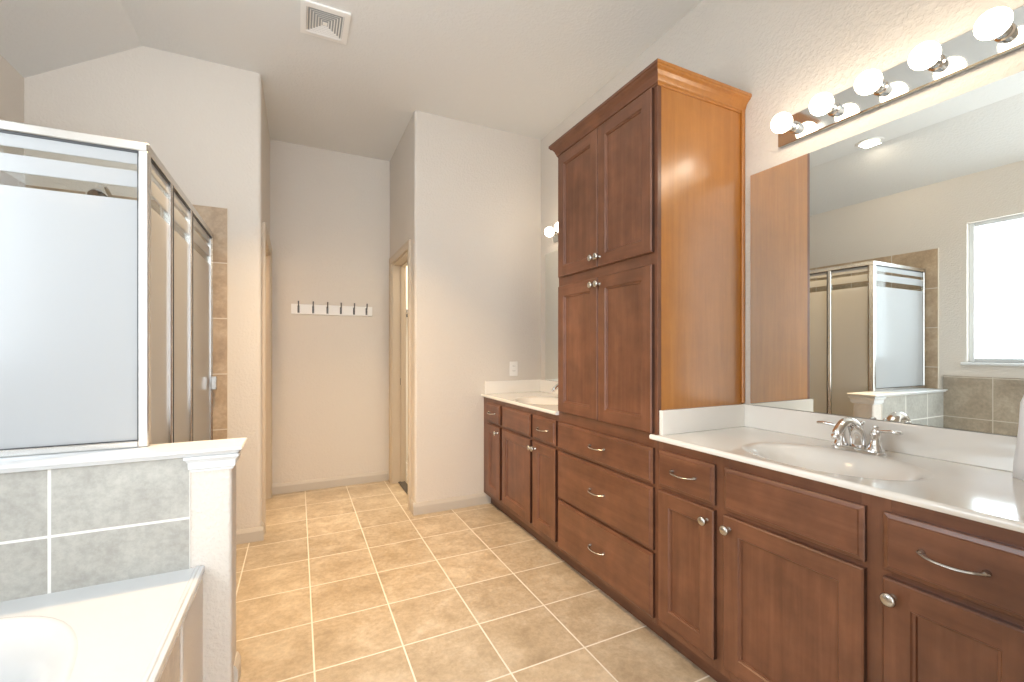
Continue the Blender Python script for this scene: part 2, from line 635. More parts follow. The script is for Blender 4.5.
# door leaf standing open into the left room
bm = NB()
box(bm, XA - T - .70, XA - T - .005, 4.10, 4.135, .01, 1.955, .002)
struct('door_3', bm, M['white'], 'pale door leaf standing open into the room behind the left doorway', 'door')

# shelving glimpsed through the right doorway
t = thing('closet_shelf_unit', 'dark shelf and hanging rod glimpsed through the right alcove doorway', 'shelf', (1.2, 4.70, 0))
bm = NB()
box(bm, .92, 1.98, 4.62, 4.90, 1.62, 1.64, .002)
obj('shelf', bm, M['white'], t)
bm = NB()
tube(bm, [(.92, 4.66, 1.56), (1.98, 4.66, 1.56)], .016)
obj('rod', bm, M['hook'], t)
bm = NB()
bm.free()
for x in (.94, 1.45, 1.97):
    bm = NB()
    box(bm, x - .008, x + .008, 4.64, 4.90, 1.54, 1.62, .002)
    obj('bracket', bm, M['hook'], t)

# ------------------------------------------------------------------ window
win = bpy.data.objects.new('window_1', None)
COL.objects.link(win)
win.location = (XL, (WY0 + WY1) / 2, WZ0)
win['kind'] = 'structure'
win['label'] = 'frosted white window over the tub, seen in the mirror'
win['category'] = 'window'
bm = NB()
xa, xb, f = XL - .085, XL - .035, .035
box(bm, xa, xb, WY0, WY0 + f, WZ0, WZ1, .004)
box(bm, xa, xb, WY1 - f, WY1, WZ0, WZ1, .004)
box(bm, xa, xb, WY0 + f, WY1 - f, WZ1 - f, WZ1, .004)
box(bm, xa, xb, WY0 + f, WY1 - f, WZ0, WZ0 + f, .004)
obj('window_frame', bm, M['white'], win)
bm = NB()
box(bm, XL - .066, XL - .060, WY0 + f, WY1 - f, WZ0 + f, WZ1 - f)
obj('window_pane', bm, M['window_glass'], win)
bm = NB()
box(bm, XL - .035, XL + .03, WY0 - .03, WY1 + .03, WZ0 - .022, WZ0, .004)
obj('window_sill', bm, M['white'], win)

# ------------------------------------------------------------------ knee wall between tub and shower
KY0, KY1, KX, KZ = 1.785, 1.92, -0.204, 0.848
bm = NB()
r = .012
prism(bm, [(XL, KY0 + .006), (-.321, KY0 + .006), (-.321, KY0), *arc(KX - r, KY0 + r, r, -90, 0, 4), *arc(KX - r, KY1 - r, r, 0, 90, 4), (XL, KY1)], 0, KZ)
knee = struct('wall_half', bm, M['wall_tex'], 'low half wall with a plastered post between the tub and the shower', 'wall')
bm = NB()
box(bm, XL, -.3205, KY0 - .004, KY0 + .006, .44, KZ)
struct('half_wall_tile', bm, M['tile_knee'], parent=knee, label='grey mottled tile facing the tub')
bm = NB()
box(bm, XL, -.46, KY1, KY1 + .01, 0, KZ)
struct('half_wall_shower_tile', bm, M['tile_far'], parent=knee)

# ledge cap on the knee wall: thin slab with a moulded edge, mitred round the free end
bm = NB()
prof = [(.000, KZ), (.016, KZ), (.020, KZ + .004), (.024, KZ + .010), (.030, KZ + .013), (.033, KZ + .018), (.030, KZ + .022)]
loops = []
for o_, z in prof:
    loops.append([bm.verts.new(p) for p in ((XL, KY0 - o_, z), (KX + o_, KY0 - o_, z), (KX + o_, KY1 + o_ * .7, z), (XL, KY1 + o_ * .7, z))])
for p, q in zip(loops, loops[1:]):
    for i in range(4):
        bm.faces.new((p[i], p[(i + 1) % 4], q[(i + 1) % 4], q[i]))
bm.faces.new(loops[0][::-1])
bm.faces.new(loops[-1])
struct('trim_1', bm, M['white'], 'white moulded ledge capping the half wall beside the shower', 'ledge')
# capital moulding round the post under the ledge
bm = NB()
prof = [(0, .795), (.005, .795), (.006, .802), (.011, .806), (.012, .826), (.018, .836), (.022, .840), (.022, KZ - .0005), (0, KZ - .0005)]
loops = []
xl_ = -.314
for o_, z in prof:
    loops.append([bm.verts.new(p) for p in ((xl_ - o_, KY0 + .004, z), (xl_ - o_, KY0 - o_, z), (KX + o_, KY0 - o_, z), (KX + o_, KY1 + o_, z), (xl_, KY1 + o_, z))])
n = 5
for k, p in enumerate(loops):
    q = loops[(k + 1) % len(loops)]
    for i in range(n - 1):
        bm.faces.new((p[i], p[i + 1], q[i + 1], q[i]))
bm.faces.new([l[0] for l in loops])
bm.faces.new([l[-1] for l in loops][::-1])
struct('trim_2', bm, M['white'], 'white moulding wrapped round the top of the plastered post', 'moulding')
baseboard('baseboard_half_wall', (KX, KY0 + .05), (KX, KY1), (1, 0), 'short beige baseboard at the end of the half wall')

# ------------------------------------------------------------------ bathtub
TX0, TX1, TY0, TY1, TZ = XL + .0125, -.280, 0.22, KY0 - .004, .478
tub = thing('bathtub', 'white drop-in bathtub with an oval basin beside the half wall', 'bathtub', ((TX0 + TX1) / 2, 1.0, 0))
cx, cy, ax_, ay_ = (TX0 + TX1) / 2 - .02, 1.0, .355, .665


def sup(a, rx, ry, n=2.6, cx=cx, cy=cy):
    c, s = math.cos(a), math.sin(a)
    return cx + rx * math.copysign(abs(c) ** (2 / n), c), cy + ry * math.copysign(abs(s) ** (2 / n), s)


def rect_hit(a, x0, x1, y0, y1, cx, cy):
    c, s = math.cos(a), math.sin(a)
    t = min(((x1 if c > 0 else x0) - cx) / c if abs(c) > 1e-9 else 1e9, ((y1 if s > 0 else y0) - cy) / s if abs(s) > 1e-9 else 1e9)
    return cx + c * t, cy + s * t


def angles(x0, x1, y0, y1, cx, cy, n=96):
    """evenly spread angles that include the rectangle's corners"""
    a = {round(2 * math.pi * i / n, 6) for i in range(n)}
    for x in (x0, x1):
        for y in (y0, y1):
            a.add(round(math.atan2(y - cy, x - cx) % (2 * math.pi), 6))
    return sorted(a)


def bridge(bm, p, q, mi=0):
    n = len(p)
    for i in range(n):
        f = bm.faces.new((p[i], p[(i + 1) % n], q[(i + 1) % n], q[i]))
        f.material_index = mi


angs = angles(TX0, TX1 - .028, TY0, TY1, cx, cy)


def ell_pt(a, rx, ry, n=2.6, ccx=cx, ccy=cy):
    """point of the superellipse lying in direction a"""
    c, s = math.cos(a), math.sin(a)
    k = (abs(c / rx) ** n + abs(s / ry) ** n) ** (-1 / n)
    return ccx + c * k, ccy + s * k


bm = NB()
R = [bm.verts.new((*rect_hit(a, TX0, TX1 - .028, TY0, TY1, cx, cy), TZ)) for a in angs]
e0 = [bm.verts.new((*ell_pt(a, ax_ + .012, ay_ + .012), TZ)) for a in angs]
bridge(bm, R, e0)
Rb = [bm.verts.new((v.co.x, v.co.y, TZ - .03)) for v in R]
bridge(bm, Rb, R)
# moulded lip along the room side
lipp = [(TX1 - .028, TZ - .03), (TX1 - .028, TZ), (TX1 - .022, TZ + .004), (TX1 - .016, TZ + .004), (TX1 - .013, TZ + .0015), (TX1 - .009, TZ + .0015), (TX1 - .006, TZ + .003), (TX1 - .002, TZ + .002), (TX1, TZ - .002), (TX1, TZ - .018), (TX1 - .004, TZ - .03)]
prism(bm, lipp, TY0, TY1, 'Y')
obj('tub_deck', bm, M['acrylic'], tub, angle=35)
bm = NB()
rings = []
for o_, dz in ((.012, 0), (.009, .0015), (.004, .0022), (-.002, .001), (-.012, -.003), (-.028, -.012), (-.050, -.030), (-.075, -.070), (-.10, -.16), (-.125, -.27), (-.15, -.34), (-.19, -.375), (-.24, -.385)):
    rings.append([bm.verts.new((*ell_pt(a, ax_ + o_, ay_ + o_ * 1.1), TZ + dz)) for a in angs])
for p, q in zip(rings, rings[1:]):
    bridge(bm, p, q)
bm.faces.new(rings[-1][::-1])
obj('tub_basin', bm, M['acrylic'], tub, smooth=True)
bm = NB()
lathe(bm, [(.03, 0), (.03, .003), (.022, .005)], (cx, cy + .36, TZ - .384), (0, 0, 1))
obj('drain', bm, M['chrome'], tub)
# apron below the lip: tiled panel with a plain end stile
bm = NB()
box(bm, TX1 - .05, TX1 - .012, TY0, 1.50, 0, TZ - .031)
obj('apron_panel', bm, M['apron_tile'], tub)
bm = NB()
box(bm, TX1 - .05, TX1 - .006, 1.50, TY1 + .003, 0, TZ - .031, .001)
obj('apron_end', bm, M['wall'], tub, label='plain beige end of the tub front')

# ------------------------------------------------------------------ shower
SX, SY, SZT = -.461, 1.900, 1.905
sh = thing('shower_enclosure', 'framed shower enclosure of frosted glass with clear bands, standing on the white ledge', 'shower', (-.88, 2.55, 0))
ZG = KZ + .022


def rail(x0, x1, y0, y1, z0, z1, name='rail', mat='alum', bev=.003):
    bm = NB()
    box(bm, x0, x1, y0, y1, z0, z1, bev)
    return obj(name, bm, M[mat], sh)


# header rails, both sides
rail(XL + .013, SX, SY - .002, SY + .026, SZT - .030, SZT, 'top_rail', 'frame_w' if 'frame_w' in M else 'alum')
rail(SX - .026, SX + .002, SY, YF - .013, SZT - .030, SZT, 'top_rail')
rail(SX - .026, SX + .002, SY - .002, SY + .034, ZG, SZT - .030, 'corner_post')
rail(SX - .026, SX, SY + .035, YF - .013, .105, .130, 'bottom_rail')
rail(XL + .013, SX - .026, SY, SY + .024, ZG, ZG + .022, 'bottom_rail')
rail(SX - .024, SX, KY1 + .03, KY1 + .050, .13, ZG - .002, 'corner_post')
rail(XL + .013, XL + .035, SY, SY + .024, ZG + .022, SZT - .03, 'wall_channel')
for y in (2.229, 2.600):
    rail(SX - .026, SX + .001, y - .016, y + .010, .13, SZT - .030, 'mullion')
    rail(SX - .022, SX + .003, y + .010, y + .016, .13, SZT - .030, 'gasket', 'gasket', .001)
rail(SX - .024, SX, YF - .036, YF - .013, .13, SZT - .030, 'wall_channel')
# panes
def pane(x0, x1, y0, y1, z0, z1, name='glass_panel'):
    bm = NB()
    box(bm, x0, x1, y0, y1, z0, z1)
    return obj(name, bm, M['frost'], sh)
def pane1(pts, name='glass_panel', par=None):
    bm = NB()
    bm.faces.new([bm.verts.new(p) for p in pts])
    o = obj(name, bm, M['frost'], par or sh)
    return o
pane(XL + .034, SX - .024, SY + .009, SY + .015, ZG + .02, SZT - .034)
rail(XL + .035, SX - .026, SY + .004, SY + .018, SZT - .0365, SZT - .030, 'gasket', 'gasket', .001)
rail(XL + .035, SX - .026, SY + .005, SY + .017, ZG + .022, ZG + .0255, 'gasket', 'gasket', .0005)
rail(SX - .0295, SX - .026, SY + .005, SY + .017, ZG + .024, SZT - .034, 'gasket', 'gasket', .0005)
pane(SX - .015, SX - .009, SY + .046, 2.215, ZG - .75, SZT - .034)
pane(SX - .015, SX - .009, 2.243, 2.586, .128, SZT - .034)
for ya, yb in ((SY + .046, 2.213), (2.245, 2.584), (2.616, 3.17)):
    rail(SX - .018, SX - .005, ya, yb, SZT - .0375, SZT - .030, 'gasket', 'gasket', .001)
door = pane(SX - .015, SX - .009, 2.612, 3.172, .135, SZT - .034, 'shower_door')
bm = NB()
for z0, z1 in ((.130, .150), (SZT - .052, SZT - .032)):
    pass
box(bm, SX - .022, SX - .002, 3.150, 3.172, .135, SZT - .040, .002)
box(bm, SX - .022, SX - .002, 2.618, 2.632, .135, SZT - .040, .002)
obj('door_frame', bm, M['alum'], door)
bm = NB()
box(bm, SX, SX + .028, 3.118, 3.150, .965, 1.045, .004)
box(bm, SX - .05, SX - .016, 3.118, 3.150, .965, 1.045, .004)
obj('handle', bm, M['alum'], door)
# pan and curb
bm = NB()
box(bm, XL + .013, SX - .10, KY1 + .012, YF - .013, 0.0, .03)
box(bm, SX - .10, SX + .01, KY1 + .012, YF - .013, 0.0, .105, .012, seg=2)
pan = obj('shower_pan', bm, M['acrylic'])
top(pan, 'white shower pan with a raised curb under the glass', 'shower pan')
# shower head on the far wall
t = thing('showerhead', 'chrome shower head on a short arm, seen through the clear glass bands', 'shower head', (-.90, YF - .012, 2.08))
bm = NB()
lathe(bm, [(.028, 0), (.028, .004), (.014, .012)], (-.93, YF - .012, 2.025), (0, -1, 0))
obj('wall_flange', bm, M['chrome'], t)
bm = NB()
tube(bm, bez((-.93, YF - .02, 2.025), (-.93, YF - .10, 2.08), (-.93, YF - .14, 2.095), (-.93, YF - .19, 2.045), 8), .010)
obj('arm', bm, M['chrome'], t, smooth=True)
bm = NB()
lathe(bm, [(.014, 0), (.016, .02), (.034, .045), (.040, .055), (.040, .066), (.034, .070)], (-.93, YF - .185, 2.05), (0, -.5, -.8))
obj('spray_head', bm, M['chrome'], t, angle=40)

# ------------------------------------------------------------------ hook rail
t = thing('hook_rail', 'white hook rail with six dark metal hooks on the alcove end wall', 'coat rack', (.278, YA, 1.505))
bm = NB()
box(bm, -.052, .607, YA - .018, YA, 1.505, 1.590, .003)
obj('board', bm, M['plate'], t)
for x in [.005, .118, .231, .340, .450, .556]:
    bm = NB()
    box(bm, x - .008, x + .008, YA - .021, YA - .018, 1.515, 1.575, .001)
    tube(bm, [(x, YA - .021, 1.560), (x, YA - .045, 1.566), (x, YA - .062, 1.585), (x, YA - .066, 1.612)], [.006, .006, .005, .006], 8)
    tube(bm, [(x, YA - .021, 1.535), (x, YA - .036, 1.524), (x, YA - .046, 1.532), (x, YA - .047, 1.545)], [.006, .005, .005, .006], 8)
    obj('hook', bm, M['hook'], t, smooth=False, angle=40)
for x in (-.03, .275, .585):
    bm = NB()
    lathe(bm, [(.006, 0), (.005, .002), (.001, .003)], (x, YA - .018, 1.5475), (0, -1, 0), 10)
    obj('screw_cover', bm, M['plate'], t)

# ------------------------------------------------------------------ ceiling vent
vx0, vx1, vy0, vy1 = .012, .248, 2.430, 2.680
t = thing('ceiling_vent', 'white ceiling air register with nested louvres', 'vent', ((vx0 + vx1) / 2, (vy0 + vy1) / 2, ZC))


def ringbox(bm, x0, x1, y0, y1, w, z0, z1, tilt=0.0):
    o = [(x0, y0), (x1, y0), (x1, y1), (x0, y1)]
    i = [(x0 + w, y0 + w), (x1 - w, y0 + w), (x1 - w, y1 - w), (x0 + w, y1 - w)]
    A = [bm.verts.new((*p, z0)) for p in o]
    B = [bm.verts.new((*p, z0 + tilt)) for p in i]
    Ct = [bm.verts.new((*p, z1 + tilt)) for p in i]
    D = [bm.verts.new((*p, z1)) for p in o]
    for p, q in ((A, B), (B, Ct), (Ct, D), (D, A)):
        for k in range(4):
            bm.faces.new((p[k], p[(k + 1) % 4], q[(k + 1) % 4], q[k]))


bm = NB()
ringbox(bm, vx0, vx1, vy0, vy1, .028, ZC - .010, ZC, -.002)
obj('frame', bm, M['plate'], t)
bm = NB()
for k in range(6):
    o_ = .030 + k * .0135
    ringbox(bm, vx0 + o_, vx1 - o_, vy0 + o_, vy1 - o_, .0055, ZC - .011, ZC - .0095, .003)
box(bm, .118, .142, 2.543, 2.567, ZC - .012, ZC - .009)
obj('louvres', bm, M['plate'], t)
bm = NB()
box(bm, vx0 + .028, vx1 - .028, vy0 + .028, vy1 - .028, ZC - .002, ZC - .0005)
obj('duct_back', bm, M['duct'], t, label='grey duct opening behind the louvres')

# ------------------------------------------------------------------ outlet
t = thing('wall_outlet', 'white electrical outlet on the far wall above the small countertop', 'outlet', (1.565, YF, 1.0))
bm = NB()
box(bm, 1.529, 1.601, YF - .006, YF, .992, 1.108, .003)
obj('cover_plate', bm, M['plate'], t)
for z in (1.031, 1.069):
    bm = NB()
    lathe(bm, [(.017, 0), (.017, .002), (.015, .003)], (1.565, YF - .006, z), (0, -1, 0), 20)
    s = obj('socket', bm, M['plate'], t)
    bm = NB()
    box(bm, 1.556, 1.5585, YF - .0096, YF - .0088, z - .003, z + .007)
    box(bm, 1.5715, 1.574, YF - .0096, YF - .0088, z - .003, z + .006)
    obj('slots', bm, M['slot'], s)

# ------------------------------------------------------------------ recessed ceiling lamps: one reflected in the mirror, one added
def can_light(x, y, label, power=ROOM_W, col=(1.0, .84, .66), spread=180, rot=(0, 0, 0)):
    t = thing('recessed_light', label, 'ceiling light', (x, y, ZC), 'recessed ceiling lights')
    bm = NB()
    lathe(bm, [(.095, 0), (.095, .004), (.088, .008), (.070, .006), (.066, 0)], (x, y, ZC), (0, 0, -1), 32, caps=False)
    obj('trim_ring', bm, M['plate'], t, angle=40)
    bm = NB()
    lathe(bm, [(.066, 0), (.060, .002), (.001, .003)], (x, y, ZC), (0, 0, -1), 32)
    obj('lens', bm, M['lens'], t)
    light('recessed_lamp', 'AREA', (x, y, ZC - .02), power, col, .11, rot).data.spread = math.radians(spread)


can_light(-.70, 2.04, 'round recessed ceiling light over the shower side, reflected in the mirror')
can_light(-.05, 2.10, 'round recessed ceiling light overhead in the middle of the room', 13, (1.0, .67, .33), 90, (math.radians(6), math.radians(-6), 0))  # added warm lamp, tilted to turn the far floor ochre

# ------------------------------------------------------------------ cabinet parts
XD = 1.288          # front plane of doors and drawers


def face_panel(bm, y0, y1, z0, z1, loops, mi_v=0, mi_h=1, butt=None):
    """front seen from -x. loops = [(inset, x)] ; last loop is filled"""
    rings = []
    for ins, x in loops:
        rings.append([bm.verts.new((x, *p)) for p in ((y0 + ins, z0 + ins), (y1 - ins, z0 + ins), (y1 - ins, z1 - ins), (y0 + ins, z1 - ins))])
    for k, (p, q) in enumerate(zip(rings, rings[1:])):
        if butt == k:
            # stiles run full height, rails fit between them
            (io, xo), (ii, _) = loops[k], loops[k + 1]
            Y = (y0 + io, y0 + ii, y1 - ii, y1 - io)
            Z = (z0 + io, z0 + ii, z1 - ii, z1 - io)
            for (ya, yb, za, zb, mi) in ((Y[0], Y[1], Z[0], Z[3], mi_v), (Y[2], Y[3], Z[0], Z[3], mi_v), (Y[1], Y[2], Z[0], Z[1], mi_h), (Y[1], Y[2], Z[2], Z[3], mi_h)):
                f = bm.faces.new([bm.verts.new((xo, a, c)) for a, c in ((ya, za), (yb, za), (yb, zb), (ya, zb))])
                f.material_index = mi
            continue
        for i in range(4):
            f = bm.faces.new((p[i], p[(i + 1) % 4], q[(i + 1) % 4], q[i]))
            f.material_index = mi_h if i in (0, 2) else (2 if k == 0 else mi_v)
    bm.faces.new(rings[0][::-1]).material_index = mi_v
    f = bm.faces.new(rings[-1])
    return f


def knob(parent, y, z):
    bm = NB()
    lathe(bm, [(.009, 0), (.008, .003), (.006, .006), (.0055, .013), (.010, .017), (.0155, .021), (.0165, .025), (.0145, .029), (.009, .031), (.001, .0315)], (XD, y, z), (-1, 0, 0), 20)
    obj('knob', bm, M['nickel'], parent, angle=50)


def cab_door(parent, y0, y1, z0, z1, kn=None, name='door'):
    bm = NB()
    w = .056
    f = face_panel(bm, y0, y1, z0, z1, [(0, XS), (0, XD + .004), (.004, XD), (w, XD), (w + .003, XD + .004), (w + .008, XD + .005), (w + .010, XD + .010)], 0, 1, butt=2)
    f.material_index = 0
    bmesh.ops.remove_doubles(bm, verts=bm.verts, dist=1e-6)
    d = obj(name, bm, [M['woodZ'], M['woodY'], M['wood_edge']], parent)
    if kn:
        knob(d, *kn)
    return d


def pull(parent, y, z):
    bm = NB()
    pts, rad = [], []
    n = 14
    for i in range(n + 1):
        u = -1 + 2 * i / n
        # arched bar between two feet
        out = .004 + .024 * (1 - abs(u) ** 3)
        pts.append((XD - out, y + u * .056, z - .004 * (1 - u * u)))
        rad.append((.0050 + .0028 * abs(u) ** 2, .0034))
    tube(bm, pts, rad, 10, flat=(0, 0, 1))
    for s in (-1, 1):
        lathe(bm, [(.0075, -.0005), (.0075, .004), (.004, .012)], (XD, y + s * .0535, z), (-1, 0, 0), 10)
    obj('handle', bm, M['nickel'], parent, angle=50)


def drawer(parent, y0, y1, z0, z1, handle=True, name='drawer'):
    bm = NB()
    f = face_panel(bm, y0, y1, z0, z1, [(0, XS), (0, XD + .008), (.002, XD + .0065), (.011, XD + .0035), (.013, XD)], 1, 1)
    f.material_index = 1
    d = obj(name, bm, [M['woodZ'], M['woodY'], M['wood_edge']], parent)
    if handle:
        pull(d, (y0 + y1) / 2, (z0 + z1) / 2 + .004)
    return d


def carcass(parent, y0, y1, z0, z1, side_lo=False, side_mat='woodZ'):
    bm = NB()
    box(bm, XS + .019, XR - .001, y0, y1, z0, z1)
    return obj('carcass', bm, M[side_mat], parent)


def face_frame(parent, y0, y1, stiles, rails):
    """stiles = [(ya, yb, za, zb)], rails the same; one mesh"""
    bm = NB()
    for s in stiles:
        box(bm, XS, XS + .019, s[0], s[1], s[2], s[3], .0008, 0)
    for s in rails:
        box(bm, XS + .0002, XS + .019, s[0], s[1], s[2], s[3], .0, 1)
    return obj('face_frame', bm, [M['woodZ'], M['woodY']], parent)


ZT, ZB = .838, .09
TOEX = 1.365


def toe(parent, y0, y1):
    bm = NB()
    box(bm, TOEX, TOEX + .016, y0, y1, 0.0, ZB)
    obj('toe_kick', bm, M['toe'], parent)


def vanity(y0, y1, label, lay, knobs):
    t = thing('vanity_cabinet', label, 'cabinet', (1.56, (y0 + y1) / 2, 0))
    bm = NB()
    box(bm, XS + .019, XR - .001, y0, y0 + .018, ZB, ZT)
    box(bm, XS + .019, XR - .001, y1 - .018, y1, ZB, ZT)
    box(bm, XS + .019, XR - .001, y0 + .018, y1 - .018, ZB, ZB + .018)
    box(bm, XR - .012, XR - .001, y0 + .018, y1 - .018, ZB + .018, ZT - .15)
    box(bm, XS + .06, XR - .05, y0 + .004, y1 - .004, 0.0, ZB)
    obj('carcass', bm, M['woodZ'], t)
    st, prev = [], y0
    for (a, b_) in lay:
        st.append((prev, a + .012, ZB, ZT))
        prev = b_ - .012
    st.append((prev, y1, ZB, ZT))
    rl = []
    for (a, b_) in lay:
        rl += [(a + .012, b_ - .012, ZB, .150), (a + .012, b_ - .012, .635, .672), (a + .012, b_ - .012, .795, ZT)]
    face_frame(t, y0, y1, st, rl)
    for (a, b_), kn, kind in zip(lay, knobs, ('drawer', 'panel', 'drawer')):
        if kind == 'panel':
            drawer(t, a, b_, .662, .803, False, 'false_drawer_front')
        else:
            drawer(t, a, b_, .662, .803)
        cab_door(t, a, b_, .130, .645, (kn, .605))
    toe(t, y0, y1)
    return t


vanity(.255, 1.351, 'stained maple vanity cabinet with the near sink, three doors and two drawers',
       [(.321, .583), (.623, 1.034), (1.073, 1.335)], [.560, 1.011, 1.100])
vanity(2.106, YF - .001, 'stained maple vanity cabinet at the far end, between tall cabinet and outlet wall',
       [(2.118, 2.380), (2.415, 2.830), (2.871, 3.122)], [2.345, 2.372 + .01, 2.90])

# ------------------------------------------------------------------ tall cabinet
PY0, PY1 = 1.3525, 2.1045
t = thing('tall_cabinet', 'tall stained maple linen cabinet with crown moulding between the two vanities', 'cabinet', (1.56, (PY0 + PY1) / 2, 0))
bm = NB()
box(bm, XS + .019, XR - .001, PY0, PY1, ZB, 2.31)
box(bm, XS + .06, XR - .05, PY0 + .004, PY1 - .004, 0.0, ZB)
obj('carcass', bm, M['wood_side'], t, label='orange-brown veneered side')
st = [(PY0, PY0 + .034, ZB, 2.31), (PY1 - .034, PY1, ZB, 2.31)]
rl = [(PY0 + .034, PY1 - .034, a, b_) for a, b_ in ((ZB, .125), (.360, .405), (.625, .672), (.790, .880), (1.530, 1.620), (2.245, 2.31))]
face_frame(t, PY0, PY1, st, rl)
for z0, z1 in ((.112, .374), (.388, .643), (.657, .803)):
    drawer(t, 1.368, 2.092, z0, z1)
for z0, z1, kz in ((.862, 1.548, 1.513), (1.598, 2.264, 1.643)):
    cab_door(t, 1.3705, 1.7275, z0, z1, (1.712, kz))
    cab_door(t, 1.7315, 2.086, z0, z1, (1.757, kz))
toe(t, PY0, PY1)
bm = NB()
box(bm, XR - .020, XR - .001, PY0 - .012, PY0, .96, 2.29, .004)
obj('scribe_moulding', bm, M['wood_side'], t)
# crown moulding, mitred round three sides
bm = NB()
prof = [(0, 2.268), (.004, 2.268), (.006, 2.274), (.010, 2.277), (.010, 2.283), (.013, 2.288), (.018, 2.302), (.026, 2.314), (.036, 2.320), (.038, 2.326), (.042, 2.328), (.042, 2.340), (0, 2.340)]
loops = []
for o_, z in prof:
    loops.append([bm.verts.new(p) for p in ((XR - .001, PY0 - o_, z), (XS - o_, PY0 - o_, z), (XS - o_, PY1 + o_, z), (XR - .001, PY1 + o_, z))])
for k in range(len(loops) - 1):
    p, q = loops[k], loops[k + 1]
    for i in range(3):
        f = bm.faces.new((p[i], p[i + 1], q[i + 1], q[i]))
        f.material_index = 0 if i == 1 else 1
bm.faces.new(loops[-1])
obj('crown_moulding', bm, [M['woodY'], M['wood_side']], t, angle=12)


# ------------------------------------------------------------------ countertops with moulded basins
def countertop(y0, y1, lab, sy, tip, side):
    """side = +1: side splash at y1 end, tip = extra overhang in front of the tall cabinet"""
    t = thing('countertop', lab, 'countertop', (1.55, (y0 + y1) / 2, ZT))
    XE, zt = 1.285, .858
    bx, rx, ry = 1.50, .160, .225
    x0, x1 = XE + .012, XR - .001
    angs = angles(x0, x1, y0, y1, bx, sy, 72)
    bm = NB()
    R = [bm.verts.new((*rect_hit(a, x0, x1, y0, y1, bx, sy), zt)) for a in angs]
    E_ = [bm.verts.new((*ell_pt(a, rx + .025, ry + .03, 2.1, bx, sy), zt)) for a in angs]
    bridge(bm, R, E_)
    Rb = [bm.verts.new((v.co.x, v.co.y, ZT)) for v in R]
    bridge(bm, Rb, R)
    Eb = [bm.verts.new((*ell_pt(a, rx + .025, ry + .03, 2.1, bx, sy), ZT)) for a in angs]
    bridge(bm, Rb, Eb)
    # rounded front nosing
    nose = [(x0, ZT), (x0, zt)] + [(XE + .008 - .008 * math.sin(math.radians(a)), zt - .008 + .008 * math.cos(math.radians(a))) for a in (0, 30, 60, 90)] + [(XE, ZT + .006), (XE + .003, ZT + .001), (XE + .006, ZT)]
    ya, yb = (y0, y1 + tip) if side > 0 else (y0 - tip, y1)
    prism(bm, nose, ya, yb, 'Y')
    obj('slab', bm, M['marble'], t, angle=35)
    bm = NB()
    rings = []
    for o_, dz in ((1, 0), (.75, -.0006), (.45, -.003), (.15, -.0075), (-.2, -.0165), (-.7, -.035), (-1.4, -.064), (-2.4, -.092), (-3.6, -.108), (-5.2, -.114)):
        rings.append([bm.verts.new((*ell_pt(a, rx + o_ * .025, ry + o_ * .03, 2.1, bx, sy), zt + dz)) for a in angs])
    for p, q in zip(rings, rings[1:]):
        bridge(bm, p, q)
    bm.faces.new(rings[-1][::-1])
    bs = obj('sink_basin', bm, M['marble'], t, smooth=True)
    bm = NB()
    lathe(bm, [(.022, 0), (.022, .003), (.015, .004)], (bx + .01, sy, zt - .1135), (0, 0, 1))
    obj('drain', bm, M['chrome'], bs)
    bm = NB()
    box(bm, XR - .021, XR - .001, y0, y1, zt, .957, .003, seg=2)
    obj('backsplash', bm, M['marble'], t)
    bm = NB()
    if side > 0:
        box(bm, 1.312, XR - .021, y1 - .020, y1, zt, .957, .003, seg=2)
    obj('side_splash', bm, M['marble'], t)
    return t


countertop(.255, 1.351, 'long cream marble countertop on the near vanity, below the big mirror', .8275, .026, 1)
countertop(2.106, YF - .001, 'small cream marble countertop on the far vanity, below the outlet', 2.62, 0.0, 1)
# the near end return splash of the near counter stays out of the picture


# ------------------------------------------------------------------ faucets
def faucet(sy, label):
    x, z = 1.708, .858
    t = thing('faucet', label, 'faucet', (x, sy, z))
    bm = NB()
    base = [(x + .027 * math.cos(a), sy + .052 * math.copysign(1, math.sin(a)) + .027 * math.sin(a)) for a in [math.pi * 2 * (i + .5) / 24 for i in range(24)]]
    prism(bm, base, z, z + .010)
    inner = [(x + (px - x) * .8, sy + (py - sy) * .93) for px, py in base]
    prism(bm, inner, z + .010, z + .016)
    obj('base_plate', bm, M['chrome'], t, angle=40)
    bm = NB()
    path = bez((x + .006, sy, z + .014), (x + .010, sy, z + .085), (x - .060, sy, z + .146), (x - .128, sy, z + .062), 16)
    rad = [(.026 - .012 * i / 16, .021 - .009 * (i / 16)) for i in range(17)]
    tube(bm, path, rad, 16)
    lathe(bm, [(.0125, 0), (.0125, .012), (.010, .014)], path[-1] + Vector((.001, 0, .004)), (-.15, 0, -1), 16)
    obj('spout', bm, M['chrome'], t, smooth=True)
    bm = NB()
    tube(bm, [(x + .030, sy, z + .012), (x + .030, sy, z + .085)], .003, 8)
    lathe(bm, [(.003, 0), (.006, .006), (.006, .012), (.002, .016)], (x + .030, sy, z + .083), (0, 0, 1), 12)
    obj('lift_rod', bm, M['chrome'], t, angle=50)
    for s in (-1, 1):
        yh = sy + s * .0515
        bm = NB()
        lathe(bm, [(.024, 0), (.024, .004), (.019, .012), (.014, .030), (.013, .045), (.016, .052), (.016, .057), (.011, .062), (.008, .070), (.010, .074), (.009, .080), (.001, .083)], (x, yh, z + .012), (0, 0, 1), 20)
        h = obj('handle', bm, M['chrome'], t, angle=50)
        bm = NB()
        pts = [(x, yh, z + .075), (x - .002, yh + s * .02, z + .078), (x - .004, yh + s * .045, z + .081), (x - .007, yh + s * .072, z + .080)]
        tube(bm, pts, [(.007, .006), (.006, .005), (.009, .006), (.010, .005)], 12)
        obj('lever', bm, M['chrome'], h, smooth=True)
    return t


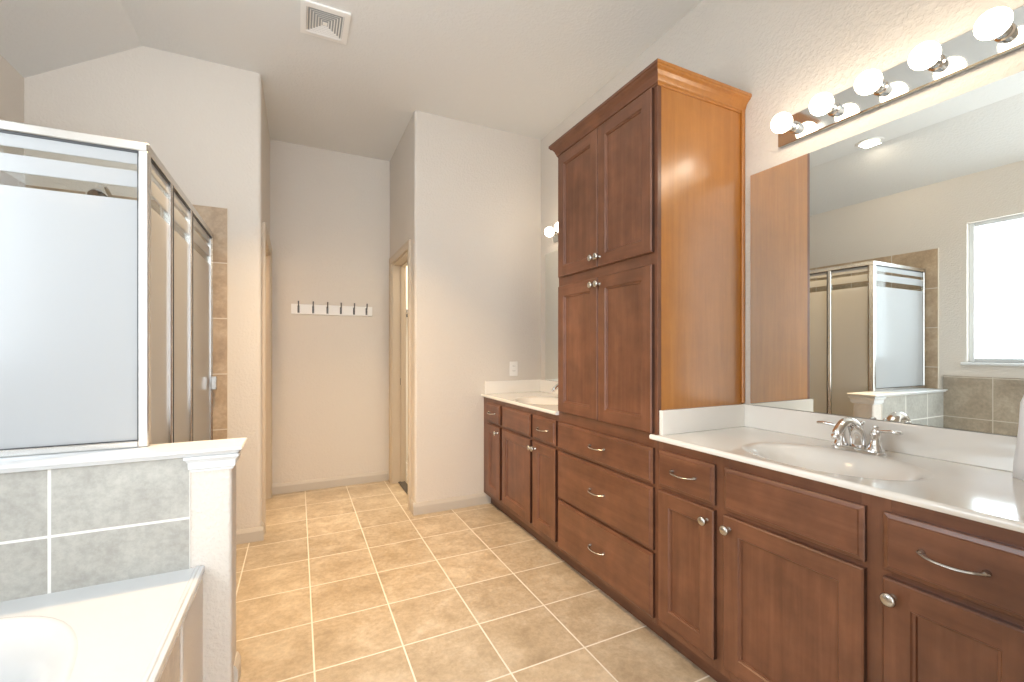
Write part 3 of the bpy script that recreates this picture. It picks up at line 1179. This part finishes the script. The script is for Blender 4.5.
faucet(.842, 'chrome two-handle faucet on the near countertop in front of the big mirror')
faucet(2.62, 'chrome faucet on the far countertop, mostly behind the tall cabinet')


# ------------------------------------------------------------------ mirrors
def mirror(y0, y1, label):
    bm = NB()
    x0, x1, z0, z1 = XR - .009, XR - .001, .9585, 1.975
    fs = box(bm, x0, x1, y0, y1, z0, z1)
    fs[0].material_index = 1
    o = obj('wall_mirror', bm, [M['mirror_edge'], M['mirror']])
    return top(o, label, 'mirror')


mirror(.30, 1.312, 'large frameless mirror on the wall over the near countertop')
mirror(2.13, 3.125, 'frameless mirror on the wall over the far countertop, mostly behind the tall cabinet')


# ------------------------------------------------------------------ light bars
def light_bar(y0, y1, ys, label):
    t = thing('vanity_light', label, 'light fixture', (XR, (y0 + y1) / 2, 2.04))
    bm = NB()
    za, zb, xf = 2.042, 2.152, XR - .022
    prism(bm, [(XR - .001, za), (xf + .004, za), (xf, za + .004), (xf, zb - .004), (xf + .004, zb), (XR - .001, zb)], y0, y1, 'Y')
    obj('back_plate', bm, M['plate_chrome'], t)
    for y in ys:
        zc = 2.095
        bm = NB()
        lathe(bm, [(.023, 0), (.023, .008), (.019, .012), (.020, .044), (.018, .050)], (xf, y, zc), (-1, 0, 0), 20)
        s = obj('lamp_socket', bm, M['chrome'], t, angle=40)
        bm = NB()
        R_ = .0375
        c = .046 + R_ * .93
        lathe(bm, [(.015, .042)] + [(R_ * math.sin(math.radians(a)), c - R_ * math.cos(math.radians(a))) for a in range(22, 181, 8)], (xf, y, zc), (-1, 0, 0), 24)
        obj('globe_bulb', bm, M['bulb'], s, smooth=True)
    return t


light_bar(.452, 1.177, [1.110 - .1475 * k for k in range(5)], 'chrome light bar with five lit globe bulbs over the big mirror')
light_bar(2.25, 2.98, [2.90 - .1475 * k for k in range(5)], 'light bar over the far mirror, one lit globe showing past the tall cabinet')

# ------------------------------------------------------------------ white cloth at the right edge of the counter
bm = NB()
ring = []
for k, (z, w, d_) in enumerate([(.8585, .080, .046), (.90, .080, .046), (.95, .078, .044), (1.0, .075, .040), (1.06, .069, .034), (1.10, .054, .028), (1.125, .030, .018), (1.132, .008, .006)]):
    ring.append([bm.verts.new((1.738 + d_ * math.cos(a) * (1 + .06 * math.sin(5 * a + k)), .405 + w * math.sin(a) * (1 + .05 * math.cos(4 * a + k)), z)) for a in [2 * math.pi * i / 28 for i in range(28)]])
for p, q in zip(ring, ring[1:]):
    bridge(bm, p, q)
bm.faces.new(ring[0][::-1])
bm.faces.new(ring[-1])
top(obj('folded_towel', bm, M['cloth'], smooth=True), 'white cloth bundle on the near countertop, cut off by the right edge of the photo', 'towel')

# ------------------------------------------------------------------ lamps of the rooms beyond
light('closet_lamp', 'POINT', (1.4, 4.2, 2.5), 22, (1.0, .86, .68), .08)
light('toilet_room_lamp', 'POINT', (-.75, 4.0, 2.4), 26, (1.0, .74, .46), .08)
